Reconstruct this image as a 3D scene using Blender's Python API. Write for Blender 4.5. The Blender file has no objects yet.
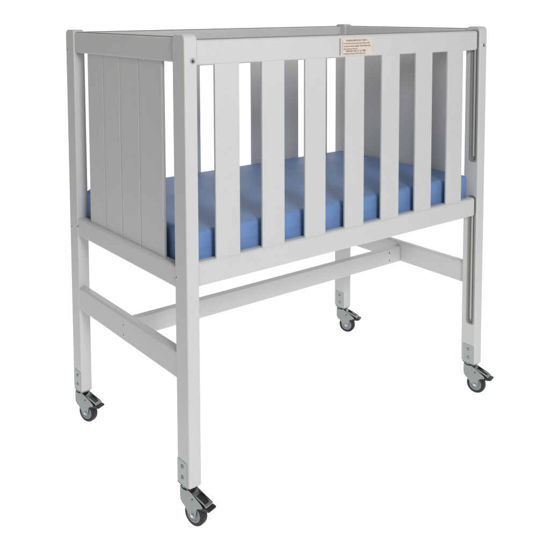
import bpy, bmesh, math, random
from mathutils import Vector, Matrix
S = 0.001                      # all sizes below are millimetres
scene = bpy.context.scene
COL = scene.collection

# ------------------------------------------------------------------ materials
def mat(name, color, rough=.5, metal=0, bump=0, bscale=60, var=0, vscale=8, spec=.5, coat=0, stretch=(1, 1, 1), bdist=.001):
    m = bpy.data.materials.new(name); m.use_nodes = True
    nt = m.node_tree; b = nt.nodes['Principled BSDF']
    b.inputs['Base Color'].default_value = (*color, 1)
    b.inputs['Roughness'].default_value = rough
    b.inputs['Metallic'].default_value = metal
    b.inputs['Specular IOR Level'].default_value = spec
    b.inputs['Coat Weight'].default_value = coat
    tc = nt.nodes.new('ShaderNodeTexCoord')
    mp = nt.nodes.new('ShaderNodeMapping'); mp.inputs['Scale'].default_value = stretch
    nt.links.new(tc.outputs['Object'], mp.inputs['Vector'])
    if var:
        n = nt.nodes.new('ShaderNodeTexNoise'); n.inputs['Scale'].default_value = vscale
        n.inputs['Detail'].default_value = 5
        nt.links.new(mp.outputs['Vector'], n.inputs['Vector'])
        r = nt.nodes.new('ShaderNodeMix'); r.data_type = 'RGBA'
        r.inputs['A'].default_value = (*[c * (1 - var) for c in color], 1)
        r.inputs['B'].default_value = (*[min(1, c * (1 + var)) for c in color], 1)
        nt.links.new(n.outputs['Fac'], r.inputs['Factor'])
        nt.links.new(r.outputs['Result'], b.inputs['Base Color'])
        mr = nt.nodes.new('ShaderNodeMapRange')
        mr.inputs['To Min'].default_value = rough * .8; mr.inputs['To Max'].default_value = min(1, rough * 1.2)
        nt.links.new(n.outputs['Fac'], mr.inputs['Value'])
        nt.links.new(mr.outputs['Result'], b.inputs['Roughness'])
    if bump:
        n2 = nt.nodes.new('ShaderNodeTexNoise'); n2.inputs['Scale'].default_value = bscale
        n2.inputs['Detail'].default_value = 4
        nt.links.new(mp.outputs['Vector'], n2.inputs['Vector'])
        bp = nt.nodes.new('ShaderNodeBump'); bp.inputs['Strength'].default_value = bump
        bp.inputs['Distance'].default_value = bdist
        nt.links.new(n2.outputs['Fac'], bp.inputs['Height'])
        nt.links.new(bp.outputs['Normal'], b.inputs['Normal'])
    return m

PAINT   = mat('white_satin_paint', (.52, .518, .511), .42, bump=.45, bscale=55, var=.04, vscale=6, spec=.4)
VINYL   = mat('blue_vinyl', (.13, .23, .45), .5, bump=.8, bscale=8, var=.04, vscale=10, bdist=.004, spec=.5)
SEAM    = mat('dark_blue_seam_gap', (.03, .06, .16), .5)
CHROME  = mat('zinc_plated_steel', (.27, .29, .285), .30, metal=1, bump=.2, bscale=300, var=.15, vscale=90)
PLATE   = mat('galvanised_plate', (.34, .375, .37), .42, metal=.75, bump=.2, bscale=400, var=.15, vscale=120)
SCREW   = mat('screw_steel', (.62, .62, .61), .3, metal=.8)
DARK    = mat('dark_recess', (.03, .03, .03), .6)
TRACK   = mat('grey_plastic_track', (.25, .245, .23), .5, var=.08, vscale=40)
TRACKC  = mat('track_channel', (.42, .415, .40), .4, var=.05, vscale=60, stretch=(1, 1, .1))
TYRE    = mat('dark_rubber', (.010, .010, .012), .62, bump=.3, bscale=300, var=.2, vscale=120)
HUB     = mat('grey_blue_plastic_hub', (.20, .235, .27), .45, var=.06, vscale=120)
BRAKE   = mat('black_plastic', (.007, .007, .008), .4)
PAPER   = mat('cream_paper', (.60, .53, .46), .5, var=.04, vscale=60)
INK     = mat('brown_ink', (.20, .12, .10), .7)
EDGE    = mat('label_edge_grey', (.25, .24, .21), .6)
RAILSHADE     = mat('grey_brown_rail_shade', (.20, .165, .155), .5)  # shade of the rail tops at grazing view, put into colour
BASE    = mat('painted_plywood', (.5, .49, .47), .6, var=.05, vscale=12)

BD = bpy.data.materials.new('glowing_white_sweep'); BD.use_nodes = True  # added glow, no lamp behind: whitens the background, lights the cot from below
_nt = BD.node_tree; _b = _nt.nodes['Principled BSDF']
_b.inputs['Base Color'].default_value = (.3, .3, .3, 1); _b.inputs['Roughness'].default_value = 1
_b.inputs['Specular IOR Level'].default_value = 0
_b.inputs['Emission Color'].default_value = (1, 1, 1, 1); _b.inputs['Emission Strength'].default_value = 1.0

# ------------------------------------------------------------------ helpers
def obj(name, bm, m, parent=None, smooth=True, loc=None):
    me = bpy.data.meshes.new(name)
    bmesh.ops.recalc_face_normals(bm, faces=bm.faces)
    bm.to_mesh(me); bm.free()
    me.transform(Matrix.Scale(S, 4))
    for mm in (m if isinstance(m, (list, tuple)) else [m]): me.materials.append(mm)
    if smooth:
        for p in me.polygons: p.use_smooth = True
        me.set_sharp_from_angle(angle=math.radians(32))
    o = bpy.data.objects.new(name, me); COL.objects.link(o)
    if loc: o.location = Vector(loc) * S
    if parent: o.parent = parent
    if smooth and name != 'cutter':
        wn = o.modifiers.new('wn', 'WEIGHTED_NORMAL'); wn.keep_sharp = True; wn.weight = 100
    return o

def box(x0, x1, y0, y1, z0, z1, bev=0, seg=3, bm=None):
    new = bmesh.new()
    bmesh.ops.create_cube(new, size=1)
    for v in new.verts:
        v.co = Vector(((x0 + x1) / 2 + v.co.x * (x1 - x0), (y0 + y1) / 2 + v.co.y * (y1 - y0), (z0 + z1) / 2 + v.co.z * (z1 - z0)))
    if bev: bmesh.ops.bevel(new, geom=new.edges[:], offset=bev, segments=seg, profile=.5, affect='EDGES')
    return merge(bm, new)

def merge(bm, new):
    if bm is None: return new
    me = bpy.data.meshes.new('tmp'); new.to_mesh(me); new.free()
    bm.from_mesh(me); bpy.data.meshes.remove(me)
    return bm

def extrude_poly(pts, axis, lo, hi, bev=0, seg=2, bm=None, only_caps=False):
    """pts: 2-D outline; axis 'x': pts are (y,z); 'y': (x,z); 'z': (x,y)"""
    new = bmesh.new()
    def mk(p, t):
        return {'x': (t, p[0], p[1]), 'y': (p[0], t, p[1]), 'z': (p[0], p[1], t)}[axis]
    a = [new.verts.new(mk(p, lo)) for p in pts]; b = [new.verts.new(mk(p, hi)) for p in pts]
    f0 = new.faces.new(a); f1 = new.faces.new(b[::-1])
    n = len(pts)
    for i in range(n): new.faces.new((a[i], b[i], b[(i + 1) % n], a[(i + 1) % n]))
    bmesh.ops.recalc_face_normals(new, faces=new.faces)
    if bev:
        ed = [e for e in new.edges if e.is_manifold and e.calc_face_angle(0) > math.radians(40 if not only_caps else 80)]
        bmesh.ops.bevel(new, geom=ed, offset=bev, segments=seg, profile=.5, affect='EDGES', clamp_overlap=True)
    return merge(bm, new)

def lathe(profile, axis_o, axis_d, n=32, bm=None):
    """profile: (r, t) points; t runs along axis_d from axis_o"""
    new = bmesh.new()
    d = Vector(axis_d).normalized(); u = d.orthogonal().normalized(); w = d.cross(u)
    o = Vector(axis_o); rings = []
    for r, t in profile:
        if r < 1e-6: rings.append([new.verts.new(o + d * t)])
        else: rings.append([new.verts.new(o + d * t + (u * math.cos(2 * math.pi * k / n) + w * math.sin(2 * math.pi * k / n)) * r) for k in range(n)])
    for A, B in zip(rings, rings[1:]):
        for k in range(n):
            k2 = (k + 1) % n
            if len(A) == 1 and len(B) == 1: continue
            if len(A) == 1: new.faces.new((A[0], B[k], B[k2]))
            elif len(B) == 1: new.faces.new((A[k], B[0], A[k2]))
            else: new.faces.new((A[k], B[k], B[k2], A[k2]))
    bmesh.ops.recalc_face_normals(new, faces=new.faces)
    return merge(bm, new)

def arc(cx, cy, r, a0, a1, n=6):
    return [(cx + r * math.cos(math.radians(a0 + (a1 - a0) * k / n)), cy + r * math.sin(math.radians(a0 + (a1 - a0) * k / n))) for k in range(n + 1)]

def rrect(u0, u1, v0, v1, r, n=6):
    return (arc(u1 - r, v0 + r, r, -90, 0, n) + arc(u1 - r, v1 - r, r, 0, 90, n) +
            arc(u0 + r, v1 - r, r, 90, 180, n) + arc(u0 + r, v0 + r, r, 180, 270, n))

def empty(name, loc, label, cat):
    o = bpy.data.objects.new(name, None); COL.objects.link(o)
    o.location = Vector(loc) * S; o.empty_display_size = .05
    o['label'] = label; o['category'] = cat
    return o

def cut(o, cutters):
    """boolean the cutter meshes out of o and bake the result"""
    cs = []
    o.modifiers.clear()
    for bm in cutters:
        c = obj('cutter', bm, PAINT); cs.append(c)
        md = o.modifiers.new('b', 'BOOLEAN'); md.operation = 'DIFFERENCE'; md.object = c; md.solver = 'EXACT'
    dg = bpy.context.evaluated_depsgraph_get(); dg.update()
    me = bpy.data.meshes.new_from_object(o.evaluated_get(dg))
    o.modifiers.clear(); o.data = me
    for c in cs: bpy.data.objects.remove(c)
    for p in me.polygons: p.use_smooth = True
    me.set_sharp_from_angle(angle=math.radians(32))
    wn = o.modifiers.new('wn', 'WEIGHTED_NORMAL'); wn.keep_sharp = True; wn.weight = 100

# ------------------------------------------------------------------ main sizes
L, W, A, B, H, C0 = 892.5, 526.0, 28.0, 43.0, 955.0, 85.0

cot = empty('cot', (0, 0, 0), 'white painted wooden bedside cot with slatted sides on four small braked casters', 'cot')

# posts ------------------------------------------------------------
def post_bm(y0, y1):
    r = 11
    prof = [(y0, C0), (y1, C0)] + arc(y1 - r, H - r, r, 0, 90, 6) + arc(y0 + r, H - r, r, 90, 180, 6)
    return prof
def add_post(x0, y0):
    bm = extrude_poly(post_bm(y0, y0 + B), 'x', x0, x0 + A, bev=2.6, seg=3)
    return obj('post', bm, PAINT, cot)
def bolt(name, c, d, parent, r=5.2):
    d = Vector(d); c = Vector(c)
    bm = lathe([(0, .5), (r * .42, .5), (r * .5, 1.5), (r * .85, 1.5), (r, .9), (r, -.8)], c, d, 20)
    for f in bm.faces:
        pass
    o = obj(name, bm, SCREW, parent)
    return o
def socket(name, c, d, parent, r=2.4):
    """small recessed barrel nut or allen bolt: bright rim, dark hole"""
    bm = lathe([(r * .62, .1), (r, .35), (r * 1.12, .1), (r * 1.12, -.5)], c, d, 16)
    n0 = len(bm.faces)
    bm = lathe([(0, .12), (r * .62, .12), (r * .62, -.4)], c, d, 16, bm)
    bm.faces.ensure_lookup_table()
    for i, f in enumerate(bm.faces): f.material_index = 0 if i < n0 else 1
    return obj(name, bm, [SCREW, DARK], parent)
def cap_bolt(name, c, d, parent, r=6.0):
    bm = lathe([(r * .5, .2), (r * .62, 1.4), (r * .9, 1.2), (r, .5), (r, -.6)], c, d, 24)
    n0 = len(bm.faces)
    bm = lathe([(0, .25), (r * .5, .25)], c, d, 6, bm)
    bm.faces.ensure_lookup_table()
    for i, f in enumerate(bm.faces): f.material_index = 0 if i < n0 else 1
    return obj(name, bm, [SCREW, DARK], parent)

posts = {}
for key, x0, y0 in (('fl', 0, 0), ('bl', 0, W - B), ('fr', L - A, 0), ('br', L - A, W - B)):
    posts[key] = add_post(x0, y0)

# guide tracks let into the inner faces of the two front posts
GY0, GY1 = 3.6, 27.5
tracks = ((612, 947), (188, 526))
def slot(x0, x1, z0, z1, m=0, r=8):
    return extrude_poly(rrect(GY0 + m, GY1 - m, z0 + m, z1 - m, r - m if r > m else .5), 'x', x0, x1)
for key, xin, sgn in (('fl', A, -1), ('fr', L - A, 1)):
    p = posts[key]
    cs = []
    for z0, z1 in tracks:
        a, b = sorted((xin - sgn * 3, xin + sgn * 7)); cs.append(slot(a, b, z0, z1))
    cut(p, cs)
    for z0, z1 in tracks:
        # lining: rim, side walls and a raised centre channel
        bm = bmesh.new()
        out = rrect(GY0 + .05, GY1 - .05, z0 + .05, z1 - .05, 8); inn = rrect(GY0 + 4.2, GY1 - 4.2, z0 + 4.2, z1 - 4.2, 5)
        xs = [xin - sgn * .6, xin + sgn * 6.6]
        n = len(out)
        def ring(pts, x): return [bm.verts.new((x, q[0], q[1])) for q in pts]
        r1, r2, r3, r4 = ring(out, xs[1]), ring(out, xs[0]), ring(inn, xs[0]), ring(inn, xin + sgn * 4.2)
        for Aa, Bb in ((r1, r2), (r2, r3), (r3, r4)):
            for k in range(n): bm.faces.new((Aa[k], Bb[k], Bb[(k + 1) % n], Aa[(k + 1) % n]))
        bm.faces.new(r4)
        n0 = len(bm.faces)
        bx = sorted((xin + sgn * .8, xin + sgn * 4.4))
        bm = box(bx[0], bx[1], (GY0 + GY1) / 2 - 2.6, (GY0 + GY1) / 2 + 2.6, z0 + 14, z1 - 14, 1.2, 2, bm)
        bm.faces.ensure_lookup_table()
        for i, f in enumerate(bm.faces): f.material_index = 0 if i < n0 else 1
        obj('guide_track', bm, [TRACK, TRACKC], p)

cap_bolt('bolt', (18, 0, 905.5), (0, -1, 0), posts['fl'])
cap_bolt('bolt', (L - 13, 0, 908), (0, -1, 0), posts['fr'])
cap_bolt('bolt', (18, W, 905.5), (0, 1, 0), posts['bl'])
cap_bolt('bolt', (L - 13, W, 908), (0, 1, 0), posts['br'])
for key, x, d in (('fl', 0, -1), ('bl', 0, -1), ('fr', L, 1), ('br', L, 1)):
    f = key[0] == 'f'
    socket('bolt', (x, 37.5 if f else W - 42, 492), (d, 0, 0), posts[key], 3.1)
    if not f:
        socket('bolt', (x, W - 10, 485), (d, 0, 0), posts[key], 2.6)
        socket('bolt', (x, W - 8, 908), (d, 0, 0), posts[key], 2.6)

# end frames --------------------------------------------------------
ED = .4
for side in (0, 1):
    def X(a, b):
        return (a, b) if side == 0 else (L - b, L - a)
    tr = X(3.0, 23.0)
    obj('top_rail', extrude_poly(rrect(tr[0], tr[1], 902, 949, 5), 'y', B + .2, W - B - .2), PAINT, cot)
    obj('shade_strip', box(tr[0] + 4.5, tr[1] - 2.5, B + .4, W - B - .4, 948.9, 950.3, .4, 1), RAILSHADE, cot)  # added dark strip, painted shade along the rail top
    br = X(1.2, 23)
    obj('bottom_rail', extrude_poly(rrect(br[0], br[1], 468.5, 512.5, 5), 'y', B + .2, W - B - .2), PAINT, cot)
    lr = X(1.2, 21)
    rail = obj('lower_rail', extrude_poly(rrect(lr[0], lr[1], 288.5, 344.5, 5), 'y', B + .2, W - B - .2), PAINT, cot)
    xo = 1.2 if side == 0 else L - 1.2
    for z in (324, 302): socket('bolt', (xo, 262, z), (-1 if side == 0 else 1, 0, 0), rail, 3.4)
    # tongue and groove panel: four boards, V grooves on both faces
    y0, y1 = 99.0, 430.0
    gs = [191.0, 273.5, 351.5]
    xa, xb = X(9.0, 17.0)
    g, dp, r = 2.4, 2.3, 1.5
    front = [(xa, y0 + r)]
    for y in gs: front += [(xa, y - g), (xa + dp, y - .35), (xa + dp, y + .35), (xa, y + g)]
    front += [(xa, y1 - r), (xa + r, y1)]
    back = [(xb - r, y1), (xb, y1 - r)]
    back += [(xb, y0 + r), (xb - r, y0), (xa + r, y0)]
    out = [(q[0] if side == 0 else xa + xb - q[0], q[1]) for q in front + back]
    obj('end_panel', extrude_poly(out, 'z', 505, 908), PAINT, cot)

# stretcher between the lower rails
st = obj('stretcher', box(21.3, L - 21.3, 262, 281, 289.5, 333, 2.5, 3), PAINT, cot)
for x in (39.5, L - 66):
    for z in (322, 300.5): socket('barrel_nut', (x, 262, z), (0, -1, 0), st, 3.4)

# long sides --------------------------------------------------------
SL = [71.3, 184.2, 297, 411, 524, 637, 751.0]
SW = 57.6
def long_side(front):
    if front: ry0, ry1, zt, zb = 4.2, 25.0, (896, 944.5), (475, 522.5)
    else:     ry0, ry1, zt, zb = W - 25, W - 4, (899, 948.5), (475, 522.5)
    x0, x1 = (A + 1.6, L - A - 5.5) if front else (A + .2, L - A - .2)
    rails = []
    for nm, (z0, z1) in (('top_rail', zt), ('bottom_rail', zb)):
        bm = extrude_poly(rrect(ry0, ry1, z0, z1, 6), 'x', x0, x1, bev=1.5, only_caps=True)
        if front:
            zc = (z0 + z1) / 2
            for xs, xe in ((x0 + 2, A - .2), (x1 - 2, L - A + .2)):
                bm = lathe([(0, 0), (3.4, 0), (3.4, abs(xe - xs)), (0, abs(xe - xs))], (xs, 15.5, zc), ((1 if xe > xs else -1), 0, 0), 16, bm)
        rails.append(obj(nm, bm, PAINT, cot))
        if nm == 'top_rail': obj('shade_strip', box(x0 + 2, x1 - 2, ry0 + 5.5, ry1 - 3, z1 - .1, z1 + 1.3, .4, 1), RAILSHADE, cot)  # same painted shade line on the long rails, no separate part
    ym = (ry0 + ry1) / 2
    for s in SL:
        a = s if front else L - s - SW
        if front: ya, yb = 6.2, 12.4
        else: ya, yb = W - 12.4, W - 6.2
        obj('slat', box(a, a + SW, ya, yb, zb[1] - 6, zt[0] + 6, 1.6, 3), PAINT, cot)
    return rails
frails = long_side(True); long_side(False)

# sleeping base under the mattress
bm = bmesh.new()
for k in range(7):
    y = 34 + k * 67
    bm = box(23.5, L - 23.5, y, y + 58, 486, 497, 1.5, 2, bm)
bm = box(26, 60, 30, W - 30, 474, 485.6, 1.5, 2, bm); bm = box(L - 60, L - 26, 30, W - 30, 474, 485.6, 1.5, 2, bm)
obj('mattress_base', bm, BASE, cot)

# warning label on the front top rail --------------------------------
lab = obj('warning_label', extrude_poly(rrect(390, 488, 900.5, 938.5, 2.5), 'y', 3.75, 4.15), PAPER, cot, smooth=False)
lab['label'] = 'cream warning sticker with brown printed lines'
obj('label_border', box(390.2, 394.0, 3.45, 3.72, 901.5, 937.5), EDGE, lab, smooth=False)
obj('label_rule', box(398.3, 399.1, 3.45, 3.72, 904, 936), EDGE, lab, smooth=False)
lines = [('WARNING: IMPORTANT SAFETY', 409, 64, 930.8, 3.9), ('Do not use this cot if any part is loose, broken or missing', 402, 80, 925.0, 3.6),
         ('Use only the mattress supplied. Check all fittings often', 402, 82, 919.0, 3.8), ('before each use of the cot', 402, 42, 913.2, 3.6),
         ('SUPERVISE CHILD AT ALL TIMES', 409, 60, 908.0, 3.9), ('and keep the casters locked when in use', 402, 66, 902.8, 3.4)]
allm = bmesh.new()
for txt, x, w, z, h in lines:
    cu = bpy.data.curves.new('t', 'FONT'); cu.body = txt; cu.size = 1; cu.resolution_u = 2; cu.offset = .03
    to = bpy.data.objects.new('t', cu); COL.objects.link(to)
    dg = bpy.context.evaluated_depsgraph_get(); dg.update()
    me = bpy.data.meshes.new_from_object(to.evaluated_get(dg))
    xs = [v.co.x for v in me.vertices]; sx = w / (max(xs) - min(xs)); mn = min(xs)
    for v in me.vertices: v.co = Vector((x + (v.co.x - mn) * sx, 3.6, z + v.co.y * h * 1.25))
    allm.from_mesh(me)
    bpy.data.objects.remove(to); bpy.data.curves.remove(cu); bpy.data.meshes.remove(me)
obj('lettering', allm, INK, lab, smooth=False)

# casters --------------------------------------------------------------
def make_caster():
    """built round its post's centre line, z = 0 on the floor; +x is the trail direction, -y is the near side"""
    WC = 17.0; WZ = 25.5; R = 25.5; T = 8.2
    # fork: swivel race + two cheeks + bridge
    cheek = [(-16, 79), (-16.5, 60), (-15.5, 50), (-11, 43.5), (-4, 38.5), (4, 28)] + arc(WC, WZ, 8, 195, 350, 8) + \
            [(26.5, 31), (27.5, 40), (31, 44.5), (38, 47), (44, 50), (44, 54), (36, 59.5), (24, 67), (12, 74), (2, 79)]
    bm = bmesh.new()
    for s in (-1, 1):
        a, b = sorted((s * 10.2, s * 12.2))
        bm = extrude_poly(cheek, 'y', a, b, bev=.6, seg=2, bm=bm)
    top = [(-16.3, 66), (-16.3, 79.2), (2, 79.4), (12, 74.4), (20, 69.8), (20, 68), (11, 72), (1, 76.8), (-14.3, 76.8), (-14.3, 66)]
    bm = extrude_poly(top, 'y', -10.1, 10.1, bm=bm)
    bm = lathe([(0, 0), (15.5, 0), (16.5, 1.2), (16.5, 4.2), (15, 5.3), (0, 5.3)], (0, 0, 79.6), (0, 0, 1), 32, bm)
    fork = obj('caster', bm, CHROME)
    bm = lathe([(14, 0), (17.2, .3), (17.2, 1.6), (14, 1.9)], (0, 0, 77.2), (0, 0, 1), 32)
    race = obj('swivel_race', bm, BRAKE, fork)
    # tyre and hub
    prof = [(16.8, -T), (R - 3.2, -T), (R - .8, -T + 1.4), (R, -T + 3.8), (R, T - 3.8), (R - .8, T - 1.4), (R - 3.2, T), (16.8, T)]
    obj('tyre', lathe(prof, (WC, 0, WZ), (0, 1, 0), 48), TYRE, fork)
    hp = [(0, -T - .6), (5, -T - .6), (5.4, -T + .8), (12.4, -T + 1.0), (13.2, -T - .3), (16.9, -T - .3), (16.9, T + .3), (13.2, T + .3), (12.4, T - 1), (5.4, T - .8), (5, T + .6), (0, T + .6)]
    obj('wheel_hub', lathe(hp, (WC, 0, WZ), (0, 1, 0), 48), HUB, fork)
    for q in (-1, 1):
        obj('axle_nut', lathe([(0, 3.2), (2.6, 3.0), (3.8, 2.2), (4.2, 0), (4.2, -.4)], (WC, q * 12.2, WZ), (0, q, 0), 6), SCREW, fork)
        obj('rivet', lathe([(0, .5), (1.9, .4), (2.2, 0), (2.2, -.4)], (17, q * 12.2, 60), (0, q, 0), 12), DARK, fork)
    # brake: steel strap sloping forward with a black opening and black tread tip
    bm = bmesh.new()
    strap = [(16, 73.2), (50, 59), (52, 55), (50, 56.5), (16, 70.6)]
    for s in (-1, 1):
        a, b = sorted((s * 8.6, s * 10.6))
        bm = extrude_poly(strap, 'y', a, b, bm=bm)
    bm = extrude_poly([(49, 59.6), (53.5, 57.6), (54.5, 54), (52, 53.4), (49, 55)], 'y', -10.6, 10.6, bev=.5, bm=bm)
    obj('brake_frame', bm, CHROME, fork)
    bm = extrude_poly([(22, 66.8), (49.4, 56.8), (49.6, 52), (30, 50), (20, 58)], 'y', -8.8, 8.8, bev=1)
    bm = extrude_poly([(33, 50.5), (50, 53.2), (58, 53.4), (62.5, 51.2), (62, 47.6), (53, 45.4), (45, 44.6), (34, 43.5)], 'y', -11.6, 11.6, bev=1.4, seg=3, bm=bm)
    obj('brake_pedal', bm, BRAKE, fork)
    return fork
def copy_tree(o, parent=None):
    c = o.copy(); COL.objects.link(c)
    if parent: c.parent = parent
    for ch in list(o.children): copy_tree(ch, c)
    return c

CS = .93
cast0 = make_caster()
# spots: post centre, extra turn of the swivel, side the plate's X face
spots = [((14, 21.5), 0, 0), ((14, W - 21.5), 6, 0), ((L - 14, 21.5), -1, L - A), ((L - 14, W - 21.5), 10, L - A)]
base_ang = math.degrees(math.atan2(-.956, .292))
for i, ((cx, cy), turn, px) in enumerate(spots):
    c = cast0 if i == 0 else copy_tree(cast0)
    c.parent = cot
    c.scale = (CS, CS, CS); c.location = (cx * S, cy * S, C0 * (1 - CS) * S); c.rotation_euler = (0, 0, math.radians(base_ang + turn))
    # fixing bracket: flat plate up the -X face of the post, with a foot under it
    yc = cy + (3 if i % 2 == 0 else -2) if i < 2 else cy - 2
    bm = extrude_poly([(yc - 17.5, 82.6), (yc + 17.5, 82.6), (yc + 17.5, 131), (yc + 15.5, 133), (yc - 15.5, 133), (yc - 17.5, 131)], 'x', px - .9, px - .02, bev=.4)
    bm = box(px - .9, px + 24, yc - 17.5, yc + 17.5, 82.4, 84.8, .4, 1, bm)
    pl = obj('caster_bracket', bm, PLATE, cot)
    for z in (121, 99):
        s = bmesh.new()
        s = lathe([(1.3, .6), (2.0, 1.7), (3.4, 1.5), (4.4, .4), (4.4, -.3)], (px - .9, yc, z), (-1, 0, 0), 20, s)
        n0 = len(s.faces)
        s = lathe([(0, .7), (1.4, .7)], (px - .9, yc, z), (-1, 0, 0), 8, s)
        s.faces.ensure_lookup_table()
        for k, f in enumerate(s.faces): f.material_index = 0 if k < n0 else 1
        obj('screw', s, [CHROME, DARK], pl)

# ------------------------------------------------------------------ mattress
random.seed(4)
def mattress():
    x0, x1, y0, y1, z0, z1 = 26, L - 27, 29, W - 29, 497.5, 575
    bm = bmesh.new()
    bmesh.ops.create_cube(bm, size=1)
    for v in bm.verts: v.co = Vector(((x0 + x1) / 2 + v.co.x * (x1 - x0), (y0 + y1) / 2 + v.co.y * (y1 - y0), (z0 + z1) / 2 + v.co.z * (z1 - z0)))
    vert = [e for e in bm.edges if abs(e.verts[0].co.z - e.verts[1].co.z) > 1]
    bmesh.ops.bevel(bm, geom=vert, offset=14, segments=5, profile=.5, affect='EDGES')
    hor = [e for e in bm.edges if abs(e.verts[0].co.z - e.verts[1].co.z) < .1 and (e.calc_face_angle(0) > 1)]
    bmesh.ops.bevel(bm, geom=hor, offset=10, segments=6, profile=.5, affect='EDGES')
    return bm, (x0, x1, y0, y1)
bm, (mx0, mx1, my0, my1) = mattress()
mo = obj('mattress', bm, VINYL)
mo['label'] = 'blue vinyl covered foam mattress lying inside the cot'; mo['category'] = 'mattress'
# welded seam running round the side
path = []
r = 14
for cx, cy, a in ((mx1 - r, my0 + r, -90), (mx1 - r, my1 - r, 0), (mx0 + r, my1 - r, 90), (mx0 + r, my0 + r, 180)):
    path += arc(cx, cy, r, a, a + 90, 8)
bm = bmesh.new(); rings = []
for i, p in enumerate(path):
    q0 = Vector(path[i - 1]); q1 = Vector(path[(i + 1) % len(path)]); t = (q1 - q0).normalized(); nrm = Vector((t.y, -t.x))
    ring = []
    for k in range(6):
        a = k * math.pi / 3
        ring.append(bm.verts.new((p[0] + nrm.x * (.2 + .9 * math.cos(a)), p[1] + nrm.y * (.2 + .9 * math.cos(a)), 541 + 1.1 * math.sin(a))))
    rings.append(ring)
for i in range(len(rings)):
    a, b = rings[i], rings[(i + 1) % len(rings)]
    for k in range(6): bm.faces.new((a[k], b[k], b[(k + 1) % 6], a[(k + 1) % 6]))
obj('seam', bm, VINYL, mo)
obj('seam_gap', box(mx1 - .2, mx1 + 1.4, my0 + 12, my0 + 30, 539.2, 543, .6, 2), SEAM, mo)  # short dark block standing in for the gap in the seam

# ------------------------------------------------------------------ sweep (floor curving up into the background, with an added glow)
def sweep():
    bm = bmesh.new()
    prof = [(-1050, 0), (1000, 0)] + [(1000 + 500 * math.sin(a), 500 - 500 * math.cos(a)) for a in [math.radians(6 * k) for k in range(1, 16)]] + [(1500, 2300)]
    ang = P_YAW
    rows = []
    f = Vector((-math.sin(ang), math.cos(ang))); rt = Vector((math.cos(ang), math.sin(ang)))
    for s in (-1700, 1900):
        rows.append([bm.verts.new((400 + f.x * d + rt.x * s, 260 + f.y * d + rt.y * s, z)) for d, z in prof])
    for i in range(len(prof) - 1): bm.faces.new((rows[0][i], rows[1][i], rows[1][i + 1], rows[0][i + 1]))
    return bm
P_YAW = -.6465
bd = obj('floor', sweep(), BD)
bd['kind'] = 'structure'
bd.location.z = C0 * (1 - CS) * S - .0002

# ------------------------------------------------------------------ light
w = bpy.data.worlds.new('World'); scene.world = w; w.use_nodes = True
bg = w.node_tree.nodes['Background']
bg.inputs['Color'].default_value = (1.0, .98, .94, 1); bg.inputs['Strength'].default_value = WORLD = .42

def area(name, loc, target, size, power, color=(1, 1, 1), size_y=None):
    ld = bpy.data.lights.new(name, 'AREA'); ld.energy = power; ld.color = color
    ld.shape = 'RECTANGLE'; ld.size = size; ld.size_y = size_y or size
    o = bpy.data.objects.new(name, ld); COL.objects.link(o)
    o.location = Vector(loc) * S
    o.rotation_euler = (Vector(target) * S - o.location).to_track_quat('-Z', 'Y').to_euler()
    return o
area('softbox', (-290, -1850, 1540), (450, 200, 600), 0.6, 37.5, (.93, .965, 1.0))

# ------------------------------------------------------------------ camera
cx, cy, cz, yaw, pitch, roll, fpx, ppx, ppy = -757.2, -1215.8, 1000.06, -.64652, -.07903, -.00483, 782.48, 254.42, 71.45
fwd = Vector((-math.sin(yaw) * math.cos(pitch), math.cos(yaw) * math.cos(pitch), math.sin(pitch)))
rt = Vector((math.cos(yaw), math.sin(yaw), 0)); up = rt.cross(fwd)
r2 = rt * math.cos(roll) + up * math.sin(roll); u2 = -rt * math.sin(roll) + up * math.cos(roll)
cd = bpy.data.cameras.new('camera'); cam = bpy.data.objects.new('camera', cd); COL.objects.link(cam)
M = Matrix((r2, u2, -fwd)).transposed().to_4x4(); M.translation = Vector((cx, cy, cz)) * S
cam.matrix_world = M
cd.sensor_width = 36; cd.lens = fpx / 550 * 36
cd.shift_x = (275 - ppx) / 550; cd.shift_y = -(275 - ppy) / 550
cd.clip_start = .05; cd.clip_end = 50
scene.camera = cam

scene.render.engine = 'CYCLES'
scene.render.resolution_x = 1024; scene.render.resolution_y = 1024
scene.view_settings.view_transform = 'Standard'; scene.view_settings.look = 'None'
scene.view_settings.exposure = 0; scene.view_settings.gamma = 1
